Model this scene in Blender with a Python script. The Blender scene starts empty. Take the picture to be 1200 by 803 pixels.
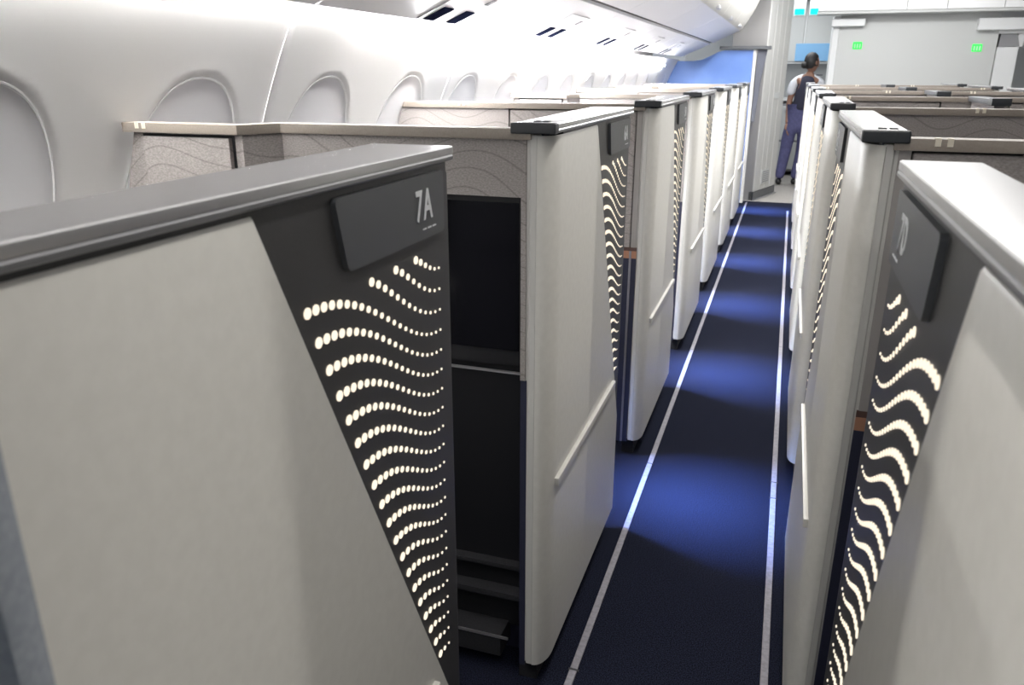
import bpy, bmesh, math, random
from mathutils import Vector, Matrix
random.seed(7)
sc = bpy.context.scene
COL = sc.collection

# ------------------------------------------------------------------ camera
cam_d = bpy.data.cameras.new('camera'); cam = bpy.data.objects.new('camera', cam_d); COL.objects.link(cam)
cam_d.sensor_width = 36.0; cam_d.sensor_fit = 'HORIZONTAL'; cam_d.lens = 920.79/1200*36
cam_d.clip_start = 0.02; cam_d.clip_end = 100
rx = Vector((0.947, 0.322, 0.001)); rz = Vector((-0.304, 0.895, -0.325)).normalized()
rx = (rx - rz*rx.dot(rz)).normalized(); ry = rx.cross(rz)*1.0
ry = (-rz).cross(rx)
cam.matrix_world = Matrix((( rx.x, ry.x, -rz.x, 0), (rx.y, ry.y, -rz.y, 0), (rx.z, ry.z, -rz.z, 1.4175), (0, 0, 0, 1)))
cam_d.dof.use_dof = True; cam_d.dof.focus_distance = 1.9; cam_d.dof.aperture_fstop = 9.0
sc.camera = cam

# ------------------------------------------------------------------ world, lights, exposure
sc.view_settings.view_transform = 'Standard'; sc.view_settings.look = 'None'
sc.view_settings.gamma = 1.0; sc.view_settings.use_curve_mapping = False
sc.view_settings.exposure = 0.0
w = bpy.data.worlds.new('world'); sc.world = w; w.use_nodes = True
w.node_tree.nodes['Background'].inputs[0].default_value = (0.85, 0.92, 1.0, 1)
w.node_tree.nodes['Background'].inputs[1].default_value = 0.45

def area(name, loc, rot, sx, sy, power, col):
    l = bpy.data.lights.new(name, 'AREA'); l.shape = 'RECTANGLE'; l.size = sx; l.size_y = sy
    l.energy = power; l.color = col
    o = bpy.data.objects.new(name, l); o.location = loc; o.rotation_euler = rot; COL.objects.link(o)
    return o
area('aisle_ceiling_light', (0.07, 1.9, 2.36), (0, 0, 0), 0.10, 4.6, 25, (1.0, 0.97, 0.92))
area('far_ceiling_light', (-0.08, 6.8, 2.36), (0, 0, 0), 0.10, 5.0, 120, (0.97, 0.98, 1.0))
area('centre_ceiling_light', (0.9, 6.0, 2.36), (0, 0, 0), 0.6, 6.0, 50, (1.0, 0.98, 0.95))
area('monument_fill_light', (1.1, 9.3, 2.38), (0.7, 0, 0), 1.8, 0.2, 22, (1, 1, 1))  # added lamp that brightens the header panels and the centre wall
area('galley_ceiling_light', (-0.1, 11.3, 2.36), (0, 0, 0), 1.0, 1.2, 26, (0.95, 0.98, 1.0))
for i in range(0, 6):     # blue lights added inside the window suites to throw bands out through the door openings
    yc = 0.9609 + 1.2894*(i+1) + 0.24
    l = area('suite_band_light', (-0.95, yc, 1.27), (0, 0, 0), 0.05, 0.30, 9, (0.20, 0.36, 1.0))
    l.data.spread = math.radians(30)
    l.rotation_euler = Vector((-0.78, 0, 1.27)).to_track_quat('Z', 'Y').to_euler()
COVE_NEAR, COVE_FAR, WASH = 85.0, 560.0, 130.0

# ------------------------------------------------------------------ materials
def principled(name, col, rough=0.5, metal=0.0, spec=0.5, coat=0.0):
    m = bpy.data.materials.new(name); m.use_nodes = True
    b = m.node_tree.nodes['Principled BSDF']
    b.inputs['Base Color'].default_value = (*col, 1); b.inputs['Roughness'].default_value = rough
    b.inputs['Metallic'].default_value = metal; b.inputs['Specular IOR Level'].default_value = spec
    b.inputs['Coat Weight'].default_value = coat
    return m
def noisy(name, c1, c2, scale, rough=0.6, bump=0.0, detail=3, metal=0.0, spec=0.5, lo=0.35, hi=0.65):
    m = principled(name, c1, rough, metal, spec); nt = m.node_tree; b = nt.nodes['Principled BSDF']
    tc = nt.nodes.new('ShaderNodeTexCoord'); n = nt.nodes.new('ShaderNodeTexNoise')
    n.inputs['Scale'].default_value = scale; n.inputs['Detail'].default_value = detail
    r = nt.nodes.new('ShaderNodeValToRGB')
    r.color_ramp.elements[0].position = lo; r.color_ramp.elements[1].position = hi
    r.color_ramp.elements[0].color = (*c1, 1); r.color_ramp.elements[1].color = (*c2, 1)
    nt.links.new(tc.outputs['Object'], n.inputs['Vector']); nt.links.new(n.outputs['Fac'], r.inputs['Fac'])
    nt.links.new(r.outputs['Color'], b.inputs['Base Color'])
    if bump:
        bp = nt.nodes.new('ShaderNodeBump'); bp.inputs['Strength'].default_value = bump; bp.inputs['Distance'].default_value = 0.002
        nt.links.new(n.outputs['Fac'], bp.inputs['Height']); nt.links.new(bp.outputs['Normal'], b.inputs['Normal'])
    return m
def emit(name, col, strength):
    m = bpy.data.materials.new(name); m.use_nodes = True; nt = m.node_tree
    for n in list(nt.nodes): nt.nodes.remove(n)
    e = nt.nodes.new('ShaderNodeEmission'); o = nt.nodes.new('ShaderNodeOutputMaterial')
    e.inputs[0].default_value = (*col, 1); e.inputs[1].default_value = strength
    nt.links.new(e.outputs[0], o.inputs[0]); return m
def wavy_fabric(name):
    m = principled(name, (0.3, 0.28, 0.27), 0.85); nt = m.node_tree; b = nt.nodes['Principled BSDF']
    N = nt.nodes.new; L = nt.links.new
    tc = N('ShaderNodeTexCoord')
    mp = N('ShaderNodeMapping'); mp.inputs['Scale'].default_value = (1.0, 0.45, 1.0)
    L(tc.outputs['Object'], mp.inputs['Vector'])
    # long wavy embroidered lines: height warped by sines / noise along the panel
    nz = N('ShaderNodeTexNoise'); nz.inputs['Scale'].default_value = 2.6; nz.inputs['Detail'].default_value = 0.0
    mp2 = N('ShaderNodeMapping'); mp2.inputs['Scale'].default_value = (1.5, 1.5, 1.2)
    L(tc.outputs['Object'], mp2.inputs['Vector']); L(mp2.outputs[0], nz.inputs['Vector'])
    sx = N('ShaderNodeSeparateXYZ'); L(tc.outputs['Object'], sx.inputs[0])
    ad = N('ShaderNodeMath'); ad.operation = 'MULTIPLY_ADD'; ad.inputs[1].default_value = 0.22
    L(nz.outputs['Fac'], ad.inputs[0]); L(sx.outputs['Z'], ad.inputs[2])
    mu = N('ShaderNodeMath'); mu.operation = 'MULTIPLY'; mu.inputs[1].default_value = 27.0; L(ad.outputs[0], mu.inputs[0])
    fr = N('ShaderNodeMath'); fr.operation = 'FRACT'; L(mu.outputs[0], fr.inputs[0])
    rp = N('ShaderNodeValToRGB'); e = rp.color_ramp.elements
    e[0].position = 0.0; e[0].color = (1, 1, 1, 1); e[1].position = 1.0; e[1].color = (1, 1, 1, 1)
    for p, v in ((0.43, 1.0), (0.5, 0.66), (0.57, 1.0)):
        q = e.new(p); q.color = (v, v, v, 1)
    L(fr.outputs[0], rp.inputs['Fac'])
    wv = N('ShaderNodeTexNoise'); wv.inputs['Scale'].default_value = 420; wv.inputs['Detail'].default_value = 2
    mp3 = N('ShaderNodeMapping'); mp3.inputs['Scale'].default_value = (0.5, 0.5, 1.0)
    L(tc.outputs['Object'], mp3.inputs['Vector']); L(mp3.outputs[0], wv.inputs['Vector'])
    r2 = N('ShaderNodeValToRGB'); r2.color_ramp.elements[0].position = 0.35; r2.color_ramp.elements[1].position = 0.65
    r2.color_ramp.elements[0].color = (0.27, 0.245, 0.235, 1); r2.color_ramp.elements[1].color = (0.37, 0.34, 0.325, 1)
    L(wv.outputs['Fac'], r2.inputs['Fac'])
    mx = N('ShaderNodeMix'); mx.data_type = 'RGBA'; mx.blend_type = 'MULTIPLY'; mx.inputs['Factor'].default_value = 1.0
    L(r2.outputs['Color'], mx.inputs['A']); L(rp.outputs['Color'], mx.inputs['B'])
    L(mx.outputs['Result'], b.inputs['Base Color'])
    bp = N('ShaderNodeBump'); bp.inputs['Strength'].default_value = 0.3; bp.inputs['Distance'].default_value = 0.001
    L(wv.outputs['Fac'], bp.inputs['Height']); L(bp.outputs['Normal'], b.inputs['Normal'])
    return m

M = {}
M['cream'] = noisy('shell_cream', (0.66, 0.645, 0.60), (0.69, 0.675, 0.63), 60, 0.38, 0.05)
M['trim'] = principled('shell_edge_grey', (0.58, 0.57, 0.54), 0.4)
M['dark'] = noisy('panel_charcoal', (0.040, 0.039, 0.040), (0.050, 0.049, 0.050), 900, 0.42, 0.15)
M['edge'] = principled('door_edge_charcoal', (0.06, 0.06, 0.062), 0.4)
M['plate'] = noisy('plate_grey', (0.060, 0.063, 0.068), (0.082, 0.086, 0.092), 1200, 0.38, 0.2)
M['letter'] = principled('lettering_white', (0.75, 0.76, 0.78), 0.5)
M['cap'] = principled('cap_satin', (0.56, 0.56, 0.57), 0.27, 0.75)
M['caplip'] = principled('cap_lip', (0.22, 0.22, 0.23), 0.3, 0.5)
M['rubber'] = principled('cap_rubber', (0.035, 0.038, 0.042), 0.45)
M['black'] = principled('black', (0.006, 0.006, 0.008), 0.5)
M['screen'] = principled('screen_glass', (0.004, 0.004, 0.006), 0.12)
M['kick'] = noisy('kick_black', (0.012, 0.012, 0.014), (0.02, 0.02, 0.024), 200, 0.7)
M['navy'] = noisy('navy_laminate', (0.018, 0.020, 0.042), (0.026, 0.028, 0.055), 500, 0.55)
M['copper'] = principled('copper_band', (0.52, 0.27, 0.17), 0.4, 0.35)
M['brown'] = principled('brown_line', (0.10, 0.055, 0.045), 0.5)
M['rail'] = noisy('rail_taupe', (0.29, 0.25, 0.215), (0.32, 0.28, 0.24), 300, 0.42)
M['fabric'] = wavy_fabric('wavy_fabric')
M['slot'] = principled('slot_navy', (0.012, 0.015, 0.035), 0.9, spec=0.0)
M['stile'] = principled('stile_taupe', (0.33, 0.31, 0.295), 0.6)
M['clip'] = principled('clip_ivory', (0.78, 0.72, 0.60), 0.4)
M['metal'] = principled('metal_strip', (0.55, 0.54, 0.55), 0.3, 0.8)
M['glow'] = emit('pattern_glow', (1.0, 0.88, 0.70), 1.25)
M['seat'] = noisy('seat_cloth', (0.10, 0.105, 0.13), (0.15, 0.155, 0.18), 300, 0.85, 0.3)
M['carpet'] = noisy('carpet_navy', (0.003, 0.0035, 0.007), (0.026, 0.030, 0.054), 330, 0.95, 0.5, 4, spec=0.04, lo=0.38, hi=0.66)
M['strip'] = noisy('floor_strip', (0.22, 0.21, 0.235), (0.30, 0.285, 0.32), 90, 0.6)
M['wall'] = principled('sidewall_white', (0.80, 0.79, 0.775), 0.42)
M['shade'] = principled('window_shade', (0.80, 0.795, 0.81), 0.5)
M['rim'] = principled('window_rim', (0.88, 0.88, 0.87), 0.3)
M['seam'] = principled('seam_grey', (0.30, 0.29, 0.28), 0.6)
M['bin'] = principled('bin_white', (0.80, 0.79, 0.80), 0.35)
M['binface'] = principled('bin_face_cream', (0.78, 0.76, 0.70), 0.32)
M['ceil'] = principled('ceiling_white', (0.82, 0.82, 0.82), 0.5)
M['mon'] = principled('monument_grey', (0.52, 0.53, 0.52), 0.5)
M['mon2'] = principled('monument_light', (0.70, 0.71, 0.71), 0.5)
M['mondark'] = principled('monument_recess', (0.24, 0.24, 0.25), 0.6)
M['blue'] = noisy('bulkhead_blue', (0.13, 0.24, 0.58), (0.15, 0.27, 0.62), 5, 0.5)
M['galfloor'] = noisy('galley_floor', (0.30, 0.28, 0.26), (0.36, 0.34, 0.31), 40, 0.5)
M['cart'] = principled('cart_grey', (0.26, 0.26, 0.27), 0.45, 0.3)
M['lav'] = principled('lavatory_wall', (0.50, 0.495, 0.475), 0.4)
M['green'] = emit('sign_green', (0.08, 0.95, 0.16), 1.3)
M['signlight'] = emit('sign_pictogram', (0.45, 1.0, 0.5), 1.2)
M['teal'] = emit('sign_teal', (0.02, 0.85, 0.80), 1.6)
M['cove'] = emit('cove_light', (1.0, 0.985, 0.97), COVE_NEAR)
M['covemid'] = emit('cove_light_mid', (1.0, 0.985, 0.97), 230.0)
M['covefar'] = emit('cove_light_far', (0.97, 0.98, 1.0), COVE_FAR)
M['wash'] = emit('added_fill_strip', (0.98, 0.985, 1.0), WASH)
M['curtain'] = noisy('curtain_grey_blue', (0.26, 0.285, 0.32), (0.32, 0.345, 0.38), 200, 0.9, 0.2)
M['vest'] = principled('vest_navy', (0.028, 0.028, 0.05), 0.8)
M['trouser'] = noisy('trouser_blue', (0.075, 0.075, 0.17), (0.10, 0.10, 0.22), 30, 0.8)
M['shirt'] = principled('shirt_white', (0.75, 0.76, 0.80), 0.7)
M['skin'] = principled('skin', (0.30, 0.16, 0.11), 0.5)
M['hair'] = principled('hair_dark', (0.012, 0.010, 0.010), 0.5)
M['shoe'] = principled('shoe_black', (0.012, 0.012, 0.013), 0.35)
M['pale_blue'] = principled('scarf_blue', (0.22, 0.45, 0.72), 0.7)

# ------------------------------------------------------------------ helpers
CACHE = {}
def prop(o, label=None, cat=None, group=None, kind=None):
    if label: o['label'] = label
    if cat: o['category'] = cat
    if group: o['group'] = group
    if kind: o['kind'] = kind
    return o
def empty(name, loc, label=None, cat=None, group=None, kind=None, rz=0):
    o = bpy.data.objects.new(name, None); o.location = loc; o.rotation_euler = (0, 0, rz)
    o.empty_display_size = 0.1; COL.objects.link(o); return prop(o, label, cat, group, kind)
def mesh_of(bm, mat, smooth=False, name='mesh'):
    bmesh.ops.recalc_face_normals(bm, faces=bm.faces)
    me = bpy.data.meshes.new(name); bm.to_mesh(me); bm.free()
    for m in (mat if isinstance(mat, (list, tuple)) else [mat]): me.materials.append(m)
    if smooth:
        for p in me.polygons: p.use_smooth = True
        me.set_sharp_from_angle(angle=math.radians(35))
    return me
def link(name, me, parent=None, loc=None, **kw):
    o = bpy.data.objects.new(name, me); COL.objects.link(o)
    if parent: o.parent = parent
    if loc: o.location = loc
    return prop(o, **kw)
def box(bm, x0, x1, y0, y1, z0, z1, bev=0.0, seg=1):
    b = bmesh.new(); bmesh.ops.create_cube(b, size=1)
    for v in b.verts:
        v.co = Vector((x0+(v.co.x+.5)*(x1-x0), y0+(v.co.y+.5)*(y1-y0), z0+(v.co.z+.5)*(z1-z0)))
    if bev: bmesh.ops.bevel(b, geom=b.edges[:], offset=bev, segments=seg, affect='EDGES', profile=0.7)
    t = bpy.data.meshes.new('t'); b.to_mesh(t); b.free(); bm.from_mesh(t); bpy.data.meshes.remove(t)
def prism(bm, pts, axis, a, b, bev=0.0, seg=2):
    """closed polygon pts (2D) extruded along axis ('x','y','z') from a to b"""
    def P(p, t):
        return {'x': (t, p[0], p[1]), 'y': (p[0], t, p[1]), 'z': (p[0], p[1], t)}[axis]
    q = bmesh.new(); A = [q.verts.new(P(p, a)) for p in pts]; B = [q.verts.new(P(p, b)) for p in pts]
    n = len(pts); q.faces.new(A); q.faces.new(B[::-1])
    for i in range(n): q.faces.new((A[i], B[i], B[(i+1) % n], A[(i+1) % n]))
    bmesh.ops.recalc_face_normals(q, faces=q.faces)
    if bev: bmesh.ops.bevel(q, geom=q.edges[:], offset=bev, segments=seg, affect='EDGES', profile=0.7)
    t = bpy.data.meshes.new('t'); q.to_mesh(t); q.free(); bm.from_mesh(t); bpy.data.meshes.remove(t)
def cboxes(key, mat, boxes, sx=1, smooth=False):
    """cached mesh of boxes given in (u, y, z) ranges; u is mirrored by sx"""
    k = (key, sx)
    if k not in CACHE:
        bm = bmesh.new()
        for b in boxes:
            x0, x1 = sorted((sx*b[0], sx*b[1])); box(bm, x0, x1, *b[2:6], *(b[6:] if len(b) > 6 else ()))
        CACHE[k] = mesh_of(bm, mat, smooth, key)
    return CACHE[k]
def single(name, mat, bl, parent=None, loc=None, smooth=False, **kw):
    bm = bmesh.new()
    for b in bl: box(bm, *b)
    return link(name, mesh_of(bm, mat, smooth, name), parent, loc, **kw)

# ------------------------------------------------------------------ layout constants (metres)
XL, XR, XC = -0.4158, 0.1235, 0.76
PITCH, YF0, YR0 = 1.2894, 0.9609, 1.4718
ZT, ZB = 1.327, 0.067
LEN = YF0 + PITCH - YR0            # 0.7785 length of one aisle-side shell
YR = lambda k: YR0 + k*PITCH        # rear of suite in row 6-k

# ------------------------------------------------------------------ floor
bm = bmesh.new(); box(bm, -1.6, 3.1, -3.0, 9.6, -0.06, 0.0)
link('floor', mesh_of(bm, M['carpet']), kind='structure')
bm = bmesh.new(); box(bm, -1.6, 3.1, 9.6, 13.0, -0.06, 0.002)
link('floor_galley', mesh_of(bm, M['galfloor']), kind='structure')
def floor_strip(name, x, y0, y1, joints):
    root = empty(name, (x, 0, 0), kind='structure'); ys = [y0] + joints + [y1]
    for a, b in zip(ys, ys[1:]):
        single('strip_segment', M['strip'], [(-0.0095, 0.0095, a+0.003, b-0.003, 0.0, 0.004, 0.0012)], root)
    for j in joints:
        single('strip_joint', M['black'], [(-0.013, 0.013, j-0.004, j+0.004, 0.0, 0.003)], root)
floor_strip('trim_1', -0.3665, -1.0, 9.5, [1.56, 2.72, 4.1, 5.4, 6.7, 8.0])
floor_strip('trim_2', 0.0869, -1.0, 9.0, [1.62, 2.60, 2.72, 4.3, 5.6, 6.9, 8.2])

# ------------------------------------------------------------------ left sidewall with windows
Z_TOP = 1.556
def xw(z): return -1.5 + 0.28*max(0.0, z-0.6)**2
WZ, WA, WB = 1.115, 0.190, 0.29
def panel_mesh(y0, y1, wins, mat):
    bm = bmesh.new(); ny = int((y1-y0)/0.0125); zs = [0.0, 0.3, 0.6] + [0.6 + i*0.0125 for i in range(1, 77)]
    zs = [z for z in zs if z < Z_TOP-0.002] + [Z_TOP]
    g = []
    for j, z in enumerate(zs):
        row = []
        for i in range(ny+1):
            y = y0 + (y1-y0)*i/ny; d = 0.0
            if i in (0, ny): d = 0.006
            for c in wins:
                r = (abs((y-c)/WA)**2.3 + abs((z-WZ)/WB)**2.3)**(1/2.3)
                d += 0.006*max(0.0, min(1.0, (1.0-r)/0.06 + 0.5))
                if 1.0 < r < 1.10: d -= 0.001*math.sin((r-1.0)/0.10*math.pi)
            row.append(bm.verts.new((xw(z)-d, y, z)))
        g.append(row)
    for j in range(len(g)-1):
        for i in range(ny): bm.faces.new((g[j][i], g[j][i+1], g[j+1][i+1], g[j+1][i]))
    me = mesh_of(bm, mat, False, 'sidewall_panel')
    for p in me.polygons: p.use_smooth = True
    return me
bm = bmesh.new(); box(bm, -1.62, -1.56, -3.0, 9.6, 0, 2.42)
wl = link('wall_left', mesh_of(bm, M['seam']), kind='structure')
WIN = [1.045 + 0.57*i for i in range(-1, 15)]
seams = [1.905 + 1.2*i for i in range(-2, 7)]
ys = [-3.0] + seams + [9.55]
for a, b in zip(ys, ys[1:]):
    link('sidewall_panel', panel_mesh(a+0.002, b-0.002, [c for c in WIN if a-0.1 < c < b+0.1], M['wall']), wl)
def window(n, c):
    root = empty('window_%d' % n, (xw(WZ), c, WZ), kind='structure')
    ox, oy, oz = xw(WZ), c, WZ
    N = 56; pts = []
    for i in range(N):
        t = 2*math.pi*i/N; ct, st = math.cos(t), math.sin(t)
        pts.append((math.copysign(abs(ct)**(2/2.3), ct)*WA, math.copysign(abs(st)**(2/2.3), st)*WB))
    bm = bmesh.new(); rings = []                      # pulled-down shade following the wall
    for f in (0.985, 0.8, 0.55, 0.3):
        rings.append([bm.verts.new((xw(oz+p[1]*f)-ox-0.004, p[0]*f, p[1]*f)) for p in pts])
    for a, b in zip(rings, rings[1:]):
        for i in range(N): bm.faces.new((a[i], a[(i+1) % N], b[(i+1) % N], b[i]))
    bm.faces.new(rings[-1])
    back = bmesh.ops.extrude_face_region(bm, geom=bm.faces[:])
    for v in back['geom']:
        if isinstance(v, bmesh.types.BMVert): v.co.x -= 0.004
    link('window_shade', mesh_of(bm, M['shade'], True), root)
    bm = bmesh.new(); K = 6; g = []                     # rounded rim
    for i in range(N):
        row = []
        for k in range(K):
            a = 2*math.pi*k/K; f = 1.0 + 0.012*math.cos(a)
            row.append(bm.verts.new((xw(oz+pts[i][1]*f)-ox-0.003+0.0035*math.sin(a), pts[i][0]*f, pts[i][1]*f)))
        g.append(row)
    for i in range(N):
        for k in range(K): bm.faces.new((g[i][k], g[(i+1) % N][k], g[(i+1) % N][(k+1) % K], g[i][(k+1) % K]))
    link('window_frame', mesh_of(bm, M['rim'], True), root)
for n, c in enumerate(WIN): window(n+1, c)

# ------------------------------------------------------------------ overhead bins, left side
BJ = [0.30, 1.93, 3.18, 4.43, 5.68, 6.93, 8.18, 9.36]
names = ['nearest', 'second', 'third', 'fourth', 'fifth', 'sixth', 'last']
for i, (a, b) in enumerate(zip(BJ, BJ[1:])):
    root = empty('overhead_bin', (-0.9, (a+b)/2, 1.7), 'white overhead bin above the left suites, %s along the aisle towards the blue bulkhead' % (names[i]), 'bin', 'overhead bins above the left window suites')
    oy = (a+b)/2; a2, b2 = a-oy+0.004, b-oy-0.004
    def pr(name, pts, mat, par=root, bev=0.0, aa=a2, bb=b2):
        bm = bmesh.new(); prism(bm, [(x+0.9, z-1.7) for x, z in pts], 'y', aa, bb, bev)
        return link(name, mesh_of(bm, mat, True), par)
    pr('bin_base', [(-1.195, 1.583), (-0.900, 1.710), (-0.900, 1.74), (-1.195, 2.0)], M['bin'])
    pr('bin_gap', [(-0.905, 1.722), (-0.868, 1.738), (-0.868, 1.8), (-0.905, 1.8)], M['black'], aa=a-oy, bb=b-oy)
    pr('bin_lip', [(-0.868, 1.722), (-0.64, 1.826), (-0.60, 1.842), (-0.60, 1.90), (-0.868, 1.90)], M['bin'])
    d = pr('bin_door', [(-0.60, 1.842), (-0.575, 1.866), (-0.52, 1.95), (-0.46, 2.06), (-0.41, 2.18), (-0.37, 2.30), (-0.34, 2.41), (-0.60, 2.41), (-0.63, 1.90)], M['binface'])
    bm = bmesh.new(); box(bm, 0.315, 0.345, -0.06, 0.06, 0.15, 0.175, 0.004); link('bin_latch', mesh_of(bm, M['metal'], True), d)
# cove lights between wall and bins
def cove(y0, y1, mat, label):
    bm = bmesh.new(); box(bm, -1.236, -1.204, y0, y1, 1.598, 1.604)
    o = link('cove_light', mesh_of(bm, mat), label=label, cat='light', group='cove light strips above the left sidewall')
cove(-2.5, 2.2, M['cove'], 'white cove light strip above the nearest left sidewall panels')
cove(2.21, 2.79, M['covemid'], 'white cove light strip above the left sidewall beside the second left suite')
cove(2.80, 8.3, M['covefar'], 'bright white cove light strip above the far left sidewall panels')

bm = bmesh.new(); box(bm, xw(1.49)+0.002, xw(1.49)+0.010, 2.86, 8.6, 1.482, 1.496)  # glowing strip added to brighten the bin undersides, not a fitted lamp
link('added_fill_strip', mesh_of(bm, M['wash']), label='added thin white fill strip along the far left sidewall above the windows', cat='light')
# service units under the bins: two louvre slots each
ang = math.atan2(1.710-1.583, -0.900+1.195)
for i, y in enumerate([2.69, 3.94, 5.19, 6.44, 7.69]):
    root = empty('service_unit', (-1.135, y, 1.6088), 'service panel with two dark slots under the left bins, %s along the aisle' % (['nearest in view', 'second', 'third', 'fourth', 'fifth'][i]), 'service panel', 'service panels under the left bins')
    root.rotation_euler = (0, -ang, 0)
    single('unit_panel', M['bin'], [(-0.055, 0.16, -0.17, 0.17, -0.004, 0.0)], root)
    single('slot', M['slot'], [(-0.050, 0.035, -0.135, -0.055, -0.007, -0.0035)], root)
    single('slot', M['slot'], [(-0.050, 0.035, 0.055, 0.135, -0.007, -0.0035)], root)
    single('slot', M['mondark'], [(0.09, 0.13, 0.10, 0.13, -0.006, -0.0035)], root)

# ------------------------------------------------------------------ ceiling, right wall
bm = bmesh.new(); box(bm, -1.62, 3.1, -3.0, 13.0, 2.41, 2.5); link('ceiling', mesh_of(bm, M['ceil']), kind='structure')
bm = bmesh.new(); box(bm, 3.0, 3.06, -3.0, 13.0, 0, 2.42); link('wall_right', mesh_of(bm, M['wall']), kind='structure')

# ------------------------------------------------------------------ suites
DIAG_TOP, DIAG_BOT = LEN-0.411, LEN        # cream panel slants from (y, 1.305) down to (front, 0.39)
Z_DIAG = 0.40
def cream_mesh(sx):
    key = ('cream', sx)
    if key in CACHE: return CACHE[key]
    R = 0.062; path = []                   # (u, y) outer line; inner line offset
    path.append(((0.030, 0.0), (0.030, 0.006)))
    path.append(((R-0.010, 0.0), (R-0.010, 0.006)))
    path = []
    for i in range(9):
        t = math.pi/2*i/8; s = 0.034
        path.append(((s-s*math.sin(t), R-R*math.cos(t)), (s-(s-0.005)*math.sin(t), R-(R-0.005)*math.cos(t))))
    for y in [0.2, DIAG_TOP-0.012, DIAG_TOP] + [DIAG_TOP+(DIAG_BOT-DIAG_TOP)*k/12 for k in range(1, 13)]:
        path.append(((0.0, y), (0.005, y)))
    bm = bmesh.new(); cols = []
    for (o, n) in path:
        y = o[1]; zt = 1.303
        if y > DIAG_TOP: zt = 1.303 - (y-DIAG_TOP)/(DIAG_BOT-DIAG_TOP)*(1.303-Z_DIAG)
        cols.append([bm.verts.new((sx*p[0], p[1], z)) for p, z in ((o, ZB), (o, zt-0.003), ((o[0]+0.002, o[1]), zt), (n, zt), (n, ZB))])
    for a, b in zip(cols, cols[1:]):
        for k in range(5): bm.faces.new((a[k], a[(k+1) % 5], b[(k+1) % 5], b[k]))
    bm.faces.new(cols[0]); bm.faces.new(cols[-1][::-1])
    CACHE[key] = mesh_of(bm, M['cream'], True, 'side_panel'); return CACHE[key]

def dots_in_row(i):
    ze = 1.173 - 0.0286*i; ye = LEN - 0.031 - 0.0002*i
    if i < 3: y0, z0 = LEN - (0.099, 0.153, 0.212)[i], 1.198
    else:
        z0 = 1.198 - (i-3)*0.0345; y0 = LEN - 0.340 + (i-3)*0.01518
    ln = ye-y0; n = max(3, round(ln/0.0147)+1); out = []
    for k in range(n):
        t = k/(n-1); s = t**1.12
        z = ze + (z0-ze)*((1+math.cos(math.pi*s))/2 if i > 2 else 1-math.sin(math.pi/2*t**1.2))
        out.append((y0+ln*t, z, (0.0059 if i > 2 else 0.0052) - (0.0041 if i > 2 else 0.0034)*t**0.8))
    return out
def dot_bm(bm, sx, y, z, r, u=0.0018, thick=0.0012):
    n = 12 if r > 0.003 else 8
    A = [bm.verts.new((sx*u, y+r*math.cos(2*math.pi*k/n), z+r*math.sin(2*math.pi*k/n))) for k in range(n)]
    B = [bm.verts.new((sx*(u+thick), v.co.y, v.co.z)) for v in A]
    bm.faces.new(A)
    for k in range(n): bm.faces.new((A[k], A[(k+1) % n], B[(k+1) % n], B[k]))
def row_mesh(sx, i):
    key = ('row', sx, i)
    if key not in CACHE:
        bm = bmesh.new()
        for y, z, r in dots_in_row(i): dot_bm(bm, sx, y, z, r)
        CACHE[key] = mesh_of(bm, M['glow'], False, 'light_row')
    return CACHE[key]
def plate_mesh(sx):
    key = ('plate', sx)
    if key not in CACHE:
        pts = [(LEN-0.287, 1.300), (LEN-0.268, 1.222), (LEN-0.022, 1.222), (LEN-0.022, 1.300)]; rnd = []
        for i in range(4):                       # round the corners of the outline
            p, q, n_ = Vector(pts[i-1]), Vector(pts[i]), Vector(pts[(i+1) % 4]); rad = 0.009
            a_ = q + (p-q).normalized()*rad; c_ = q + (n_-q).normalized()*rad
            for k in range(6):
                t = k/5; w_ = a_*(1-t)**2 + q*2*t*(1-t) + c_*t*t; rnd.append((w_.x, w_.y))
        x0, x1 = sorted((sx*-0.0035, sx*0.004)); b = bmesh.new(); prism(b, rnd, 'x', x0, x1)
        CACHE[key] = mesh_of(b, M['plate'], True, 'number_plate')
    return CACHE[key]
def text_mesh(txt, size, sx, ext=0.0004, off=0.0, squeeze=0.72):
    key = ('text', txt, size, sx)
    if key in CACHE: return CACHE[key]
    c = bpy.data.curves.new('lettering', 'FONT'); c.body = txt; c.size = size; c.extrude = ext; c.offset = off
    c.space_character = 1.18; c.align_x = 'CENTER'; c.align_y = 'CENTER'; c.resolution_u = 3
    o = bpy.data.objects.new('lettering_source', c); COL.objects.link(o)
    me = bpy.data.meshes.new_from_object(o.evaluated_get(bpy.context.evaluated_depsgraph_get()))
    bpy.data.objects.remove(o)
    # text reads towards the front for the left shells (seen from the aisle, +x side), towards the rear on the right
    for v in me.vertices:
        x, y, z = v.co
        v.co = (sx*-1*(0.0038+z), (x*squeeze) * (1 if sx < 0 else -1), y)
    me.update(); me.materials.append(M['letter']); CACHE[key] = me; return me

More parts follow.
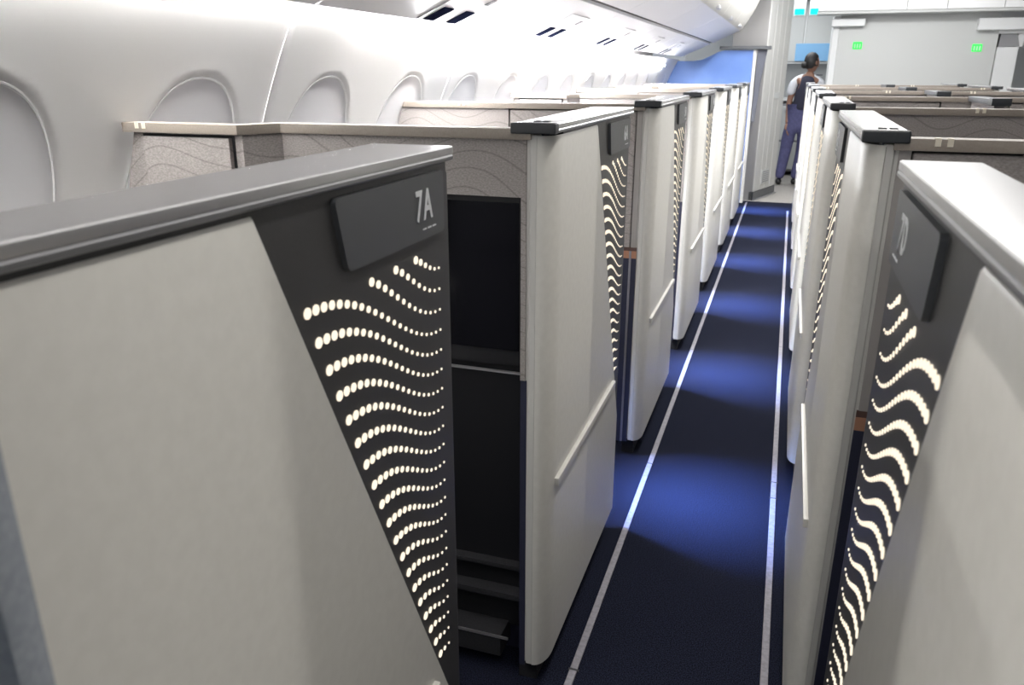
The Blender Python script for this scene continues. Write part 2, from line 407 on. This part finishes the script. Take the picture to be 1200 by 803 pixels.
ORD = {7: 'nearest', 6: 'second', 5: 'third', 4: 'fourth', 3: 'fifth', 2: 'sixth', 1: 'farthest'}
def suite(row, side):
    """side -1: left of the aisle, shell extends to -x; +1: right (centre), extends to +x; +2: centre partner on the far aisle"""
    k = 6 - row; far = (side == 2)
    sx = {-1: -1, 1: 1, 2: -1}[side]; x0 = {-1: XL, 1: XR, 2: 2*XC-XR}[side]
    typ = 'E' if row % 2 == 0 else 'O'
    if side != -1: typ = 'O' if typ == 'E' else 'E'
    where = {-1: 'left of the aisle', 1: 'right of the aisle', 2: 'on the far side of the centre divider'}[side]
    seat_letter = {-1: 'A', 1: 'D', 2: 'G'}[side]
    lab = 'cream and charcoal suite shell %s, %s row' % (where, ORD[row])
    if side == -1: lab += ', plate reads %d%s' % (row, seat_letter)
    root = empty('business_suite', (x0, YR(k), 0), lab, 'suite', {-1: 'window suites left of the aisle', 1: 'centre suites right of the aisle', 2: 'centre suites beyond the divider'}[side])
    A = lambda name, me, par=root, **kw: link(name, me, par, **kw)
    def B(name, mat, boxes, par=root, key=None, smooth=False, **kw):
        return link(name, cboxes(key or (name+typ+str(side)), mat, boxes, sx, smooth), par, **kw)
    # shell
    A('side_panel', cream_mesh(sx))
    B('corner_trim', M['trim'], [(0.033, 0.049, 0.0, 0.03, ZB, 1.305, 0.002), (0.0485, 0.058, 0.003, 0.03, ZB+0.004, 1.305, 0.001)], key='corner_trim')
    dp = B('dark_panel', M['dark'], [(0.003, 0.030, 0.075, LEN, ZB+0.004, 1.312)], key='dark_panel')
    B('inner_lining', M['navy'], [(0.030, 0.046, 0.03, LEN, ZB+0.01, 1.312)], key='inner_lining')
    B('door_edge', M['edge'], [(0.006, 0.026, LEN, LEN+0.014, ZB+0.01, 1.296, 0.003)], key='door_edge', smooth=True)
    B('kick_plate', M['kick'], [(0.030, 0.075, 0.03, LEN-0.01, 0.0, ZB+0.006)], key='kick_plate')
    # top cap
    wr, wf = (0.082, 0.112) if side == -1 else (0.066, 0.078)
    ck = ('cap', side if side != 2 else 2)
    if ck not in CACHE:
        bm = bmesh.new()
        prism(bm, [(sx*-0.004, -0.004), (sx*wr, -0.004), (sx*wf, LEN+0.012), (sx*-0.004, LEN+0.012)], 'z', 1.3155, ZT, 0.0035, 3)
        CACHE[ck] = mesh_of(bm, M['cap'], True, 'top_cap')
        bm = bmesh.new()
        prism(bm, [(sx*-0.005, 0.012), (sx*(wr-0.004), 0.012), (sx*(wf-0.004), LEN+0.010), (sx*-0.005, LEN+0.010)], 'z', 1.309, 1.3162, 0.0018, 1)
        CACHE[('lip',)+ck] = mesh_of(bm, M['caplip'], True, 'cap_lip')
    cp = A('top_cap', CACHE[ck]); A('cap_lip', CACHE[('lip',)+ck], cp)
    B('end_cap', M['rubber'], [(-0.006, wr+0.002, -0.014, 0.012, 1.3075, ZT+0.0008, 0.005, 3)], cp, key='end_cap%d' % abs(side)+str(side), smooth=True)
    B('latch_slot', M['black'], [(0.022, 0.036, 0.040, 0.056, ZT-0.002, ZT+0.0018, 0.001), (0.040, 0.054, 0.040, 0.056, ZT-0.002, ZT+0.0018, 0.001)], cp, key='latch_slot')
    # grab rail on the outside
    B('grab_rail', M['cream'], [(-0.010, 0.002, 0.052, LEN-0.095, 0.532, 0.552, 0.004, 2)], key='grab_rail', smooth=True)
    # number plate and light pattern
    pl = A('number_plate', plate_mesh(sx))
    t = A('lettering', text_mesh('%d%s' % (row, seat_letter), 0.052, sx, off=0.0009), pl); 
    t.location = (0, (LEN-0.083) if sx < 0 else (LEN-0.100), 1.262)
    bmk = ('cap_text', sx)
    if bmk not in CACHE:
        bm = bmesh.new()
        for q in range(3):
            ya = LEN-0.088+q*0.014; x_, x__ = sorted((sx*-0.0042, sx*-0.003)); box(bm, x_, x__, ya, ya+0.010, 1.2335, 1.2355)
        CACHE[bmk] = mesh_of(bm, M['letter'])
    A('caption', CACHE[bmk], pl)
    for i in range(22):
        if row == 7 and side == -1:
            for (y, z, r) in dots_in_row(i):
                key = ('dot', round(r, 4))
                if key not in CACHE:
                    bm = bmesh.new(); dot_bm(bm, sx, 0, 0, r); CACHE[key] = mesh_of(bm, M['glow'])
                o = A('light_dot', CACHE[key], dp); o.location = (0, y, z)
        elif not far:
            A('light_row', row_mesh(sx, i), dp, kind='stuff')
    # rear partition (faces the suite behind)
    W = 0.634 if side != -1 else 0.985
    if typ == 'E':
        ku = 0.61 if side == -1 else W
        rw = B('rear_wall', M['fabric'], [(0.055, ku, 0.0, 0.03, 1.185, 1.300)])
        B('wall_stile', M['fabric'], [(0.055, 0.066, 0.0, 0.03, 0.80, 1.185)], key='stile_a'); B('wall_stile', M['fabric'], [(ku-0.012, ku, 0.0, 0.03, 0.80, 1.185)], key='stile_b%d' % side)
        B('niche', M['black'], [(0.055, ku, 0.085, 0.095, 0.10, 1.3), (0.062, 0.068, 0.031, 0.085, 0.10, 1.19), (ku-0.02, ku-0.006, 0.031, 0.085, 0.1, 1.19), (0.06, ku, 0.031, 0.085, 1.187, 1.197)])
        mo = B('monitor', M['black'], [(0.070, ku-0.03, 0.055, 0.080, 0.807, 1.180, 0.004, 2)], smooth=True)
        B('screen', M['screen'], [(0.088, ku-0.05, 0.0525, 0.0552, 0.845, 1.165)], mo)
        B('ledge', M['metal'], [(0.064, ku-0.02, 0.026, 0.036, 0.801, 0.804)])
        B('lower_wall', M['navy'], [(0.052, 0.066, 0.002, 0.04, 0.06, 0.800), (0.066, ku, 0.10, 0.12, 0.02, 0.80)])
        fr = B('footrest', M['kick'], [(0.12, ku-0.05, 0.02, 0.099, 0.05, 0.11, 0.006, 2), (0.07, ku-0.05, 0.05, 0.099, 0.20, 0.215), (0.07, ku-0.05, 0.06, 0.099, 0.28, 0.29)], smooth=True)
        B('footrest_trim', M['metal'], [(0.10, ku-0.05, 0.016, 0.020, 0.108, 0.114)], fr)
        rp = [(0.050, -0.004), (ku+0.005, -0.004)]
    else:
        ku = 0.53 if side == -1 else 0.50
        rw = B('rear_wall', M['fabric'], [(ku+0.006, W, 0.0, 0.03, 0.825, 1.300)])
        B('wall_stile', M['stile'], [(0.055, 0.074, 0.0, 0.03, 0.825, 1.300)], key='stile_o')
        B('seam_backing', M['black'], [(0.06, W, 0.022, 0.034, 0.10, 1.300)])
        dr = B('wardrobe_door', M['fabric'], [(0.077, ku, -0.002, 0.024, 0.825, 1.292, 0.002)])
        B('door_latch', M['rubber'], [(ku-0.06, ku-0.02, -0.006, 0.0, 1.195, 1.21, 0.002)], dr)
        bd = B('copper_band', M['copper'], [(0.052, W, 0.0, 0.03, 0.785, 0.812)])
        B('band_line', M['brown'], [(0.052, W, 0.0, 0.03, 0.812, 0.825)], bd)
        B('lower_wall', M['navy'], [(0.052, 0.070, 0.0, 0.03, 0.06, 0.785), (0.078, W, 0.0, 0.03, 0.06, 0.785)])
        B('metal_trim', M['metal'], [(0.070, 0.078, -0.001, 0.03, 0.06, 0.812)])
    if side == -1 and typ == 'E':
        # stepped wardrobe beside the window
        key = 'wardrobe'
        if key not in CACHE:
            bm = bmesh.new(); prism(bm, [(-0.600, 0.0), (-0.645, -0.075), (-0.655, -0.075), (-0.655, 0.03), (-0.600, 0.03)], 'z', 0.06, 1.300)
            q = bmesh.new()
            prism(bm, [(-0.655, 1.300), (-0.925, 1.300), (-0.985, 1.10), (-1.03, 0.8), (-1.04, 0.06), (-0.655, 0.06)], 'y', -0.070, -0.04)
            q.free(); CACHE[key] = mesh_of(bm, M['fabric'], False, 'wardrobe')
            bm = bmesh.new(); prism(bm, [(-0.672, 1.288), (-0.895, 1.288), (-0.885, 0.85), (-0.672, 0.85)], 'y', -0.084, -0.0715, 0.002)
            CACHE[key+'d'] = mesh_of(bm, M['fabric'], False, 'wardrobe_door')
            bm = bmesh.new(); prism(bm, [(-0.667, 1.293), (-0.900, 1.293), (-0.890, 0.845), (-0.667, 0.845)], 'y', -0.0725, -0.0705)
            CACHE[key+'g'] = mesh_of(bm, M['black'], False, 'door_gap')
        A('wardrobe', CACHE[key]); d = A('wardrobe_door', CACHE[key+'d']); A('door_gap', CACHE[key+'g'])
        B('door_latch', M['rubber'], [(0.685, 0.715, -0.090, -0.082, 1.190, 1.204, 0.002)], d)
        rail_pts = [(-0.045, -0.008), (-0.598, -0.008), (-0.645, -0.090), (-0.938, -0.090), (-0.938, -0.045), (-0.665, -0.045), (-0.615, 0.036), (-0.045, 0.036)]
    else:
        rail_pts = [(sx*0.045, -0.008), (sx*(W-0.0), -0.008), (sx*(W-0.0), 0.036), (sx*0.045, 0.036)]
    key = ('rail', side, typ)
    if key not in CACHE:
        bm = bmesh.new(); prism(bm, rail_pts, 'z', 1.296, 1.316, 0.002, 2); CACHE[key] = mesh_of(bm, M['rail'], True, 'top_rail')
    rl = A('top_rail', CACHE[key])
    cu, cy = ((0.875, -0.090) if typ == 'E' else (0.70, -0.008)) if side == -1 else ((0.105, -0.008) if typ == 'O' else (0.40, -0.008))
    B('rail_clip', M['clip'], [(cu, cu+0.009, cy-0.0015, cy+0.02, 1.304, 1.3172), (cu+0.018, cu+0.027, cy-0.0015, cy+0.02, 1.304, 1.3172)], rl)
    # seat and console inside
    s0, s1 = (0.16, 0.60) if side != -1 else (0.20, 0.68)
    B('seat_cushion', M['seat'], [(s0, s1, 0.32, 0.80, 0.30, 0.44, 0.03, 3)], smooth=True)
    B('backrest', M['seat'], [(s0, s1, 0.17, 0.31, 0.36, 1.08, 0.035, 3)], smooth=True)
    B('headrest', M['seat'], [(s0+0.08, s1-0.08, 0.30, 0.35, 0.86, 1.04, 0.018, 3)], smooth=True)
    B('seat_base', M['kick'], [(s0+0.04, s1-0.04, 0.20, 0.74, 0.0, 0.31)])
    if side == -1:
        B('side_console', M['trim'], [(0.72, 1.02, 0.14, 1.10, 0.0, 0.66, 0.008)])
    return root
for row in range(7, 0, -1):
    suite(row, -1); suite(row, 1); suite(row, 2)
# centre dividers
for row in range(7, 0, -1):
    k = 6-row
    root = empty('centre_divider', (XC, YR(k), 0), 'low divider with dark top between the paired centre seats, %s row' % ORD[row], 'divider', 'dividers between the paired centre seats')
    single('divider_panel', M['fabric'], [(-0.018, 0.018, -0.46, -0.03, 0.0, 1.300)], root)
    single('divider_cap', M['plate'], [(-0.032, 0.032, -0.47, -0.02, 1.300, 1.322, 0.004, 2)], root, smooth=True)
    single('cap_block', M['rubber'], [(-0.034, 0.034, -0.49, -0.43, 1.298, 1.326, 0.004, 2)], root, smooth=True)

# ------------------------------------------------------------------ front bulkhead, left
root = empty('wall_front', (-0.9, 9.45, 0), kind='structure')
bm = bmesh.new()
top = [(-1.52, 0.0), (-1.52, 1.30), (-1.40, 1.54), (-1.08, 1.54), (-0.99, 1.552), (-0.90, 1.59), (-0.82, 1.632), (-0.75, 1.65), (-0.445, 1.65), (-0.445, 0.0)]
prism(bm, [(x+0.9, z) for x, z in top], 'y', 0.0, 0.03); link('bulkhead_panel', mesh_of(bm, M['blue']), root)
single('bulkhead_post', M['cream'], [(0.455, 0.490, -0.012, 0.045, 0.0, 1.655, 0.003)], root)
single('bulkhead_monitor', M['black'], [(-0.35, 0.25, -0.03, 0.0, 0.82, 1.18, 0.004)], root)
single('bulkhead_header', M['plate'], [(0.10, 0.64, -0.05, 0.05, 1.655, 1.69, 0.004)], root)
bm = bmesh.new(); prism(bm, [(0.495, 0.9), (0.53, 0.9), (0.56, 1.35), (0.60, 1.655), (0.50, 1.655)], 'y', 0.0, 0.06, 0.004)
link('curtain', mesh_of(bm, M['seat']), label='dark gathered curtain at the blue bulkhead post', cat='curtain').location = (-0.9, 9.45, 0)

# ------------------------------------------------------------------ lavatory wall beyond the bulkhead: angled panels
a, b = Vector((-0.31, 9.64)), Vector((-0.09, 10.40)); dv = (b-a); ln = dv.length
root = empty('lavatory_wall', (a.x, a.y, 0), 'cream lavatory wall with vertical joints beyond the blue bulkhead', 'wall', rz=math.atan2(dv.y, dv.x)-math.pi/2)
n = 4; wd = [0.22, 0.16, 0.20, ln-0.58]; p = 0
for q in wd:
    single('wall_panel', M['lav'], [(-0.05, 0.0, p+0.006, p+q-0.006, 0.10, 2.4, 0.005)], root); p += q
single('backing', M['seam'], [(-0.40, -0.012, 0.0, ln, 0.0, 2.4)], root)
single('kick_plate', M['plate'], [(-0.05, 0.003, 0.0, ln, 0.0, 0.10)], root)
single('floor_trim', M['metal'], [(0.003, 0.03, -0.02, ln, 0.002, 0.012)], root)
v = single('vent_grille', M['mon'], [(0.0, 0.006, 0.24, 0.50, 0.17, 0.33)], root)
for j in range(6): single('grille_slat', M['mondark'], [(0.006, 0.009, 0.25, 0.49, 0.185+j*0.023, 0.195+j*0.023)], v)
single('sign_plaque', M['mon'], [(0.0, 0.004, 0.40, 0.60, 1.13, 1.20, 0.002)], root)

# ------------------------------------------------------------------ centre monument ahead
root = empty('monument_wall', (1.3, 10.6, 0), 'grey centre cabin wall with two green lit signs, facing the centre suites', 'wall')
single('monument_body', M['mon'], [(-0.85, 0.80, 0.0, 0.35, 0.0, 2.05)], root)
single('corner_post', M['mon2'], [(-0.93, -0.85, -0.005, 0.35, 0.0, 2.05, 0.01)], root)
single('side_module', M['mon2'], [(0.81, 1.02, -0.01, 0.35, 0.0, 1.69, 0.004)], root)
bm = bmesh.new(); prism(bm, [(0.82, 1.695), (1.03, 1.695), (0.99, 1.83), (0.83, 1.83)], 'y', 0.02, 0.34); link('recess', mesh_of(bm, M['mondark']), root)
single('module_surround', M['mon2'], [(0.80, 1.06, -0.01, 0.35, 1.83, 1.86), (1.00, 1.06, 0.03, 0.35, 1.69, 1.84)], root)
single('light_box', M['mon2'], [(-0.95, -0.59, -0.10, 0.0, 1.925, 2.01, 0.006)], root)
single('light_box', M['mon2'], [(0.57, 1.20, -0.10, 0.0, 1.865, 1.99, 0.006)], root)
for x, z in ((-0.638, 1.719), (0.609, 1.684)):
    s = single('green_sign', M['green'], [(x-0.050, x+0.050, -0.012, 0.0, z-0.040, z+0.040, 0.004)], root)
    for j in (-1, 0, 1): single('pictogram', M['signlight'], [(x+j*0.028-0.006, x+j*0.028+0.006, -0.014, -0.011, z-0.028, z+0.018)], s)
# ceiling header above the monument
root = empty('ceiling_header', (1.3, 10.3, 2.2), 'white ceiling header panels above the grey centre wall', 'panel')
xs = [-1.12, -0.20, 0.20, 0.75, 1.7]
for q, (c, d) in enumerate(zip(xs, xs[1:])):
    single('header_panel', M['ceil'], [(c+0.003, d-0.003, 0.0, 0.06, -0.12, 0.21, 0.003)], root)
single('header_lip', M['mon'], [(-1.12, 1.7, 0.02, 0.30, -0.15, -0.12)], root)
# teal exit signs over the galley passage
for x, l in ((-0.02, 'left'), (0.16, 'right')):
    root = empty('exit_sign', (x, 10.9, 2.12), 'small glowing teal sign above the galley passage, the %s one' % l, 'sign', 'teal signs above the passage')
    single('sign_face', M['teal'], [(-0.055, 0.055, -0.01, 0.0, -0.035, 0.03, 0.003)], root)
    single('sign_housing', M['ceil'], [(-0.07, 0.07, 0.0, 0.05, -0.05, 0.29)], root)

# ------------------------------------------------------------------ galley beyond
bm = bmesh.new(); box(bm, -1.6, 3.1, 12.9, 13.0, 0, 2.42); link('wall_far', mesh_of(bm, M['mon2']), kind='structure')
for i, x in enumerate((-0.66, -0.33, 0.0, 0.33)):
    root = empty('galley_cart', (x, 12.3, 0), 'grey galley trolley against the far wall, %s from the left' % (['first', 'second', 'third', 'fourth'][i]), 'trolley', 'galley trolleys')
    single('cart_body', M['cart'], [(-0.15, 0.15, 0.0, 0.55, 0.06, 1.0, 0.01)], root)
    single('cart_door', M['mon'], [(-0.135, 0.135, -0.015, 0.0, 0.50, 0.97, 0.006)], root)
    single('cart_door', M['mon'], [(-0.135, 0.135, -0.015, 0.0, 0.09, 0.47, 0.006)], root)
    single('cart_handle', M['metal'], [(-0.08, 0.08, -0.035, -0.02, 0.90, 0.92)], root)
root = empty('galley_cabinet', (-0.1, 12.35, 1.04), 'pale galley cabinet above the trolleys', 'cabinet')
single('cabinet_body', M['mon2'], [(-0.75, 0.65, 0.0, 0.5, 0.5, 1.3)], root)
single('worktop', M['mon2'], [(-0.75, 0.65, -0.05, 0.5, 0.0, 0.04)], root)
for j in range(3): single('cabinet_door', M['mon'], [(-0.73+j*0.46, -0.29+j*0.46, -0.015, 0.0, 0.52, 1.28, 0.008)], root)

single('blue_panel', M['pale_blue'], [(0.08, 0.60, -0.03, -0.016, 0.53, 0.76, 0.004)], root)
# curtain tied back at the near end of the left suites
bm = bmesh.new(); ring = []; NF = 64
for i in range(NF+1):
    t = i/NF; x = -0.272 - 0.135*t; y = 0.185 - 0.03*t + 0.014*math.sin(t*math.pi*2*5.5)
    ring.append((x, y))
loop = ring + [(x, y-0.006) for x, y in ring[::-1]]
prism(bm, loop, 'z', 0.03, 2.35)
link('curtain', mesh_of(bm, M['curtain'], True), label='grey-blue pleated curtain hanging behind the nearest left suite, at the lower left edge', cat='curtain')
# ------------------------------------------------------------------ crew member
def skin_mesh(name, verts, edges, radii, mat, root_i=0, sub=2, parent=None):
    me = bpy.data.meshes.new(name); me.from_pydata(verts, edges, [])
    o = bpy.data.objects.new(name, me); COL.objects.link(o)
    s = o.modifiers.new('skin', 'SKIN'); s.use_smooth_shade = True
    for i, v in enumerate(me.skin_vertices[0].data):
        r = radii[i]; v.radius = r if isinstance(r, tuple) else (r, r); v.use_root = (i == root_i)
    ss = o.modifiers.new('sub', 'SUBSURF'); ss.levels = ss.render_levels = sub
    m2 = bpy.data.meshes.new_from_object(o.evaluated_get(bpy.context.evaluated_depsgraph_get()))
    bpy.data.objects.remove(o)
    m2.materials.clear(); m2.materials.append(mat)
    for p in m2.polygons: p.use_smooth = True
    return link(name, m2, parent)
def person():
    root = empty('person', (0.08, 11.2, 0), 'cabin crew member in dark vest and blue trousers standing with back turned in the galley', 'person')
    K = dict(parent=root)
    # body: pelvis, spine, neck, head; legs; arms (one continuous surface, skin coloured)
    V = [(0.03, 0, 0.86), (0.05, 0, 1.02), (0.07, 0.0, 1.20), (0.09, -0.01, 1.34), (0.10, -0.01, 1.39), (0.11, 0.0, 1.44),
         (-0.06, 0, 0.82), (-0.08, 0.02, 0.46), (-0.13, 0.0, 0.09),                  # left leg
         (0.12, 0, 0.82), (0.12, 0.05, 0.46), (0.06, 0.06, 0.09),                    # right leg
         (-0.05, 0, 1.32), (-0.105, 0.01, 1.07), (-0.105, -0.03, 0.84), (-0.10, -0.05, 0.79),   # left arm
         (0.24, 0, 1.32), (0.29, 0.06, 1.10), (0.25, 0.24, 1.08), (0.24, 0.28, 1.08)]
    E = [(0, 1), (1, 2), (2, 3), (3, 4), (4, 5), (0, 6), (6, 7), (7, 8), (0, 9), (9, 10), (10, 11), (3, 12), (12, 13), (13, 14), (14, 15), (3, 16), (16, 17), (17, 18), (18, 19)]
    Rr = [(0.13, 0.10), (0.12, 0.09), (0.14, 0.10), (0.10, 0.08), 0.048, 0.05, 0.085, 0.055, 0.035, 0.085, 0.055, 0.035, 0.05, 0.038, 0.026, 0.03, 0.05, 0.038, 0.026, 0.03]
    b = skin_mesh('body', V, E, Rr, M['skin'], 0, 2, root)
    skin_mesh('trousers', [(0.03, 0, 0.90), (0.03, 0, 0.80), (-0.06, 0, 0.76), (-0.085, 0.02, 0.46), (-0.13, 0.0, 0.07), (0.12, 0, 0.76), (0.12, 0.05, 0.46), (0.06, 0.06, 0.07), (0.03, 0, 0.98)],
              [(0, 1), (1, 2), (2, 3), (3, 4), (1, 5), (5, 6), (6, 7), (0, 8)], [(0.155, 0.12), (0.15, 0.12), 0.10, 0.078, 0.062, 0.10, 0.078, 0.062, (0.145, 0.105)], M['trouser'], 0, 2, root)
    skin_mesh('vest', [(0.04, 0, 0.93), (0.05, 0, 1.05), (0.07, 0, 1.20), (0.09, 0, 1.33), (0.095, 0, 1.39)], [(0, 1), (1, 2), (2, 3), (3, 4)],
              [(0.158, 0.122), (0.15, 0.115), (0.165, 0.125), (0.165, 0.11), (0.10, 0.075)], M['vest'], 0, 2, root)
    skin_mesh('shirt_sleeve', [(0.08, 0, 1.375), (-0.015, 0, 1.345), (-0.075, 0, 1.29), (-0.105, 0.01, 1.13)], [(0, 1), (1, 2), (2, 3)], [0.05, 0.052, 0.062, 0.056], M['shirt'], 0, 2, root)
    skin_mesh('shirt_sleeve', [(0.11, 0, 1.375), (0.195, 0, 1.345), (0.25, 0, 1.29), (0.285, 0.05, 1.14)], [(0, 1), (1, 2), (2, 3)], [0.05, 0.052, 0.062, 0.056], M['shirt'], 0, 2, root)
    single('epaulette', M['vest'], [(0.18, 0.26, -0.03, 0.03, 1.385, 1.395, 0.003)], root)
    skin_mesh('shirt_collar', [(0.097, 0, 1.385), (0.10, 0, 1.425)], [(0, 1)], [0.066, 0.06], M['shirt'], 0, 1, root)
    # head, turned to the right and away
    hd = bmesh.new(); bmesh.ops.create_uvsphere(hd, u_segments=24, v_segments=18, radius=1)
    for v in hd.verts:
        x, y, z = v.co; k = 1.0 - 0.28*max(0, -z)**1.3
        v.co = Vector((x*0.075*k, y*0.095*k, z*0.118)) 
        f = max(0, y)                                      # face towards +y
        if f > 0.85 and abs(x) < 0.22 and -0.35 < z < 0.12: v.co.y += 0.020*(1-abs(x)/0.22)
        if f > 0.7 and -0.62 < z < -0.45 and abs(x) < 0.35: v.co.y += 0.006
    me = mesh_of(hd, M['skin'], True); h = link('head', me, root); h.location = (0.118, 0.0, 1.535); h.rotation_euler = (0.15, 0, -0.9)
    for s in (-1, 1):
        bm = bmesh.new(); bmesh.ops.create_uvsphere(bm, u_segments=10, v_segments=8, radius=0.013); o = link('eye', mesh_of(bm, M['shirt'], True), h); o.location = (s*0.03, 0.082, 0.01)
        bm = bmesh.new(); bmesh.ops.create_uvsphere(bm, u_segments=10, v_segments=8, radius=1)
        for v in bm.verts: v.co = Vector((v.co.x*0.010, v.co.y*0.018, v.co.z*0.030))
        o = link('ear', mesh_of(bm, M['skin'], True), h); o.location = (s*0.076, 0.0, 0.0)
    bm = bmesh.new(); box(bm, -0.022, 0.022, 0.080, 0.092, -0.060, -0.052, 0.003); link('mouth', mesh_of(bm, M['copper']), h)
    hr = bmesh.new(); bmesh.ops.create_uvsphere(hr, u_segments=24, v_segments=18, radius=1)
    for v in hr.verts:
        x, y, z = v.co; s = 1.0
        if y > 0.35 and z < 0.45: s = 0.86
        v.co = Vector((x*0.083*s, (y*0.103-0.004)*s, max(z, -0.35 if y > -0.3 else -0.5)*0.126*s+0.006))
    link('hair', mesh_of(hr, M['hair'], True), h)
    bm = bmesh.new(); bmesh.ops.create_uvsphere(bm, u_segments=14, v_segments=10, radius=0.042); o = link('hair_bun', mesh_of(bm, M['hair'], True), h); o.location = (0, -0.115, -0.01)
    # hands with five fingers
    for (hx, hy, hz, dx, dy, dz) in ((-0.10, -0.05, 0.78, 0.05, -0.15, -1), (0.24, 0.29, 1.08, 0.0, 1, -0.15)):
        d = Vector((dx, dy, dz)).normalized(); side = Vector((0, 1, 0)) if abs(dz) > .5 else Vector((1, 0, 0)); P0 = Vector((hx, hy, hz))
        V = [tuple(P0 - d*0.02), tuple(P0 + d*0.03), tuple(P0 + d*0.075)]; E = [(0, 1), (1, 2)]; R = [(0.026, 0.018), (0.034, 0.016), (0.036, 0.014)]
        hand = skin_mesh('hand', V, E, R, M['skin'], 0, 2, root)
        curl = d.cross(side)*0.02
        for f, L in enumerate((0.062, 0.072, 0.068, 0.054)):
            q = P0 + d*0.07 + side*((f-1.5)*0.018)
            skin_mesh('finger', [tuple(q), tuple(q+d*L*0.5+curl*0.3), tuple(q+d*L*0.95+curl*1.2)], [(0, 1), (1, 2)], [0.009, 0.008, 0.007], M['skin'], 0, 1, hand)
        q = P0 + d*0.02 + side*0.028
        skin_mesh('thumb', [tuple(q), tuple(q+d*0.03+side*0.018), tuple(q+d*0.055+side*0.022)], [(0, 1), (1, 2)], [0.011, 0.009, 0.008], M['skin'], 0, 1, hand)
    for sxx, yy in ((-0.135, 0.0), (0.06, 0.06)):
        skin_mesh('shoe', [(sxx, yy-0.05, 0.045), (sxx, yy+0.03, 0.05), (sxx+0.01, yy+0.11, 0.035), (sxx+0.015, yy+0.17, 0.03)], [(0, 1), (1, 2), (2, 3)], [0.042, 0.045, 0.038, 0.028], M['shoe'], 0, 2, root)
person()
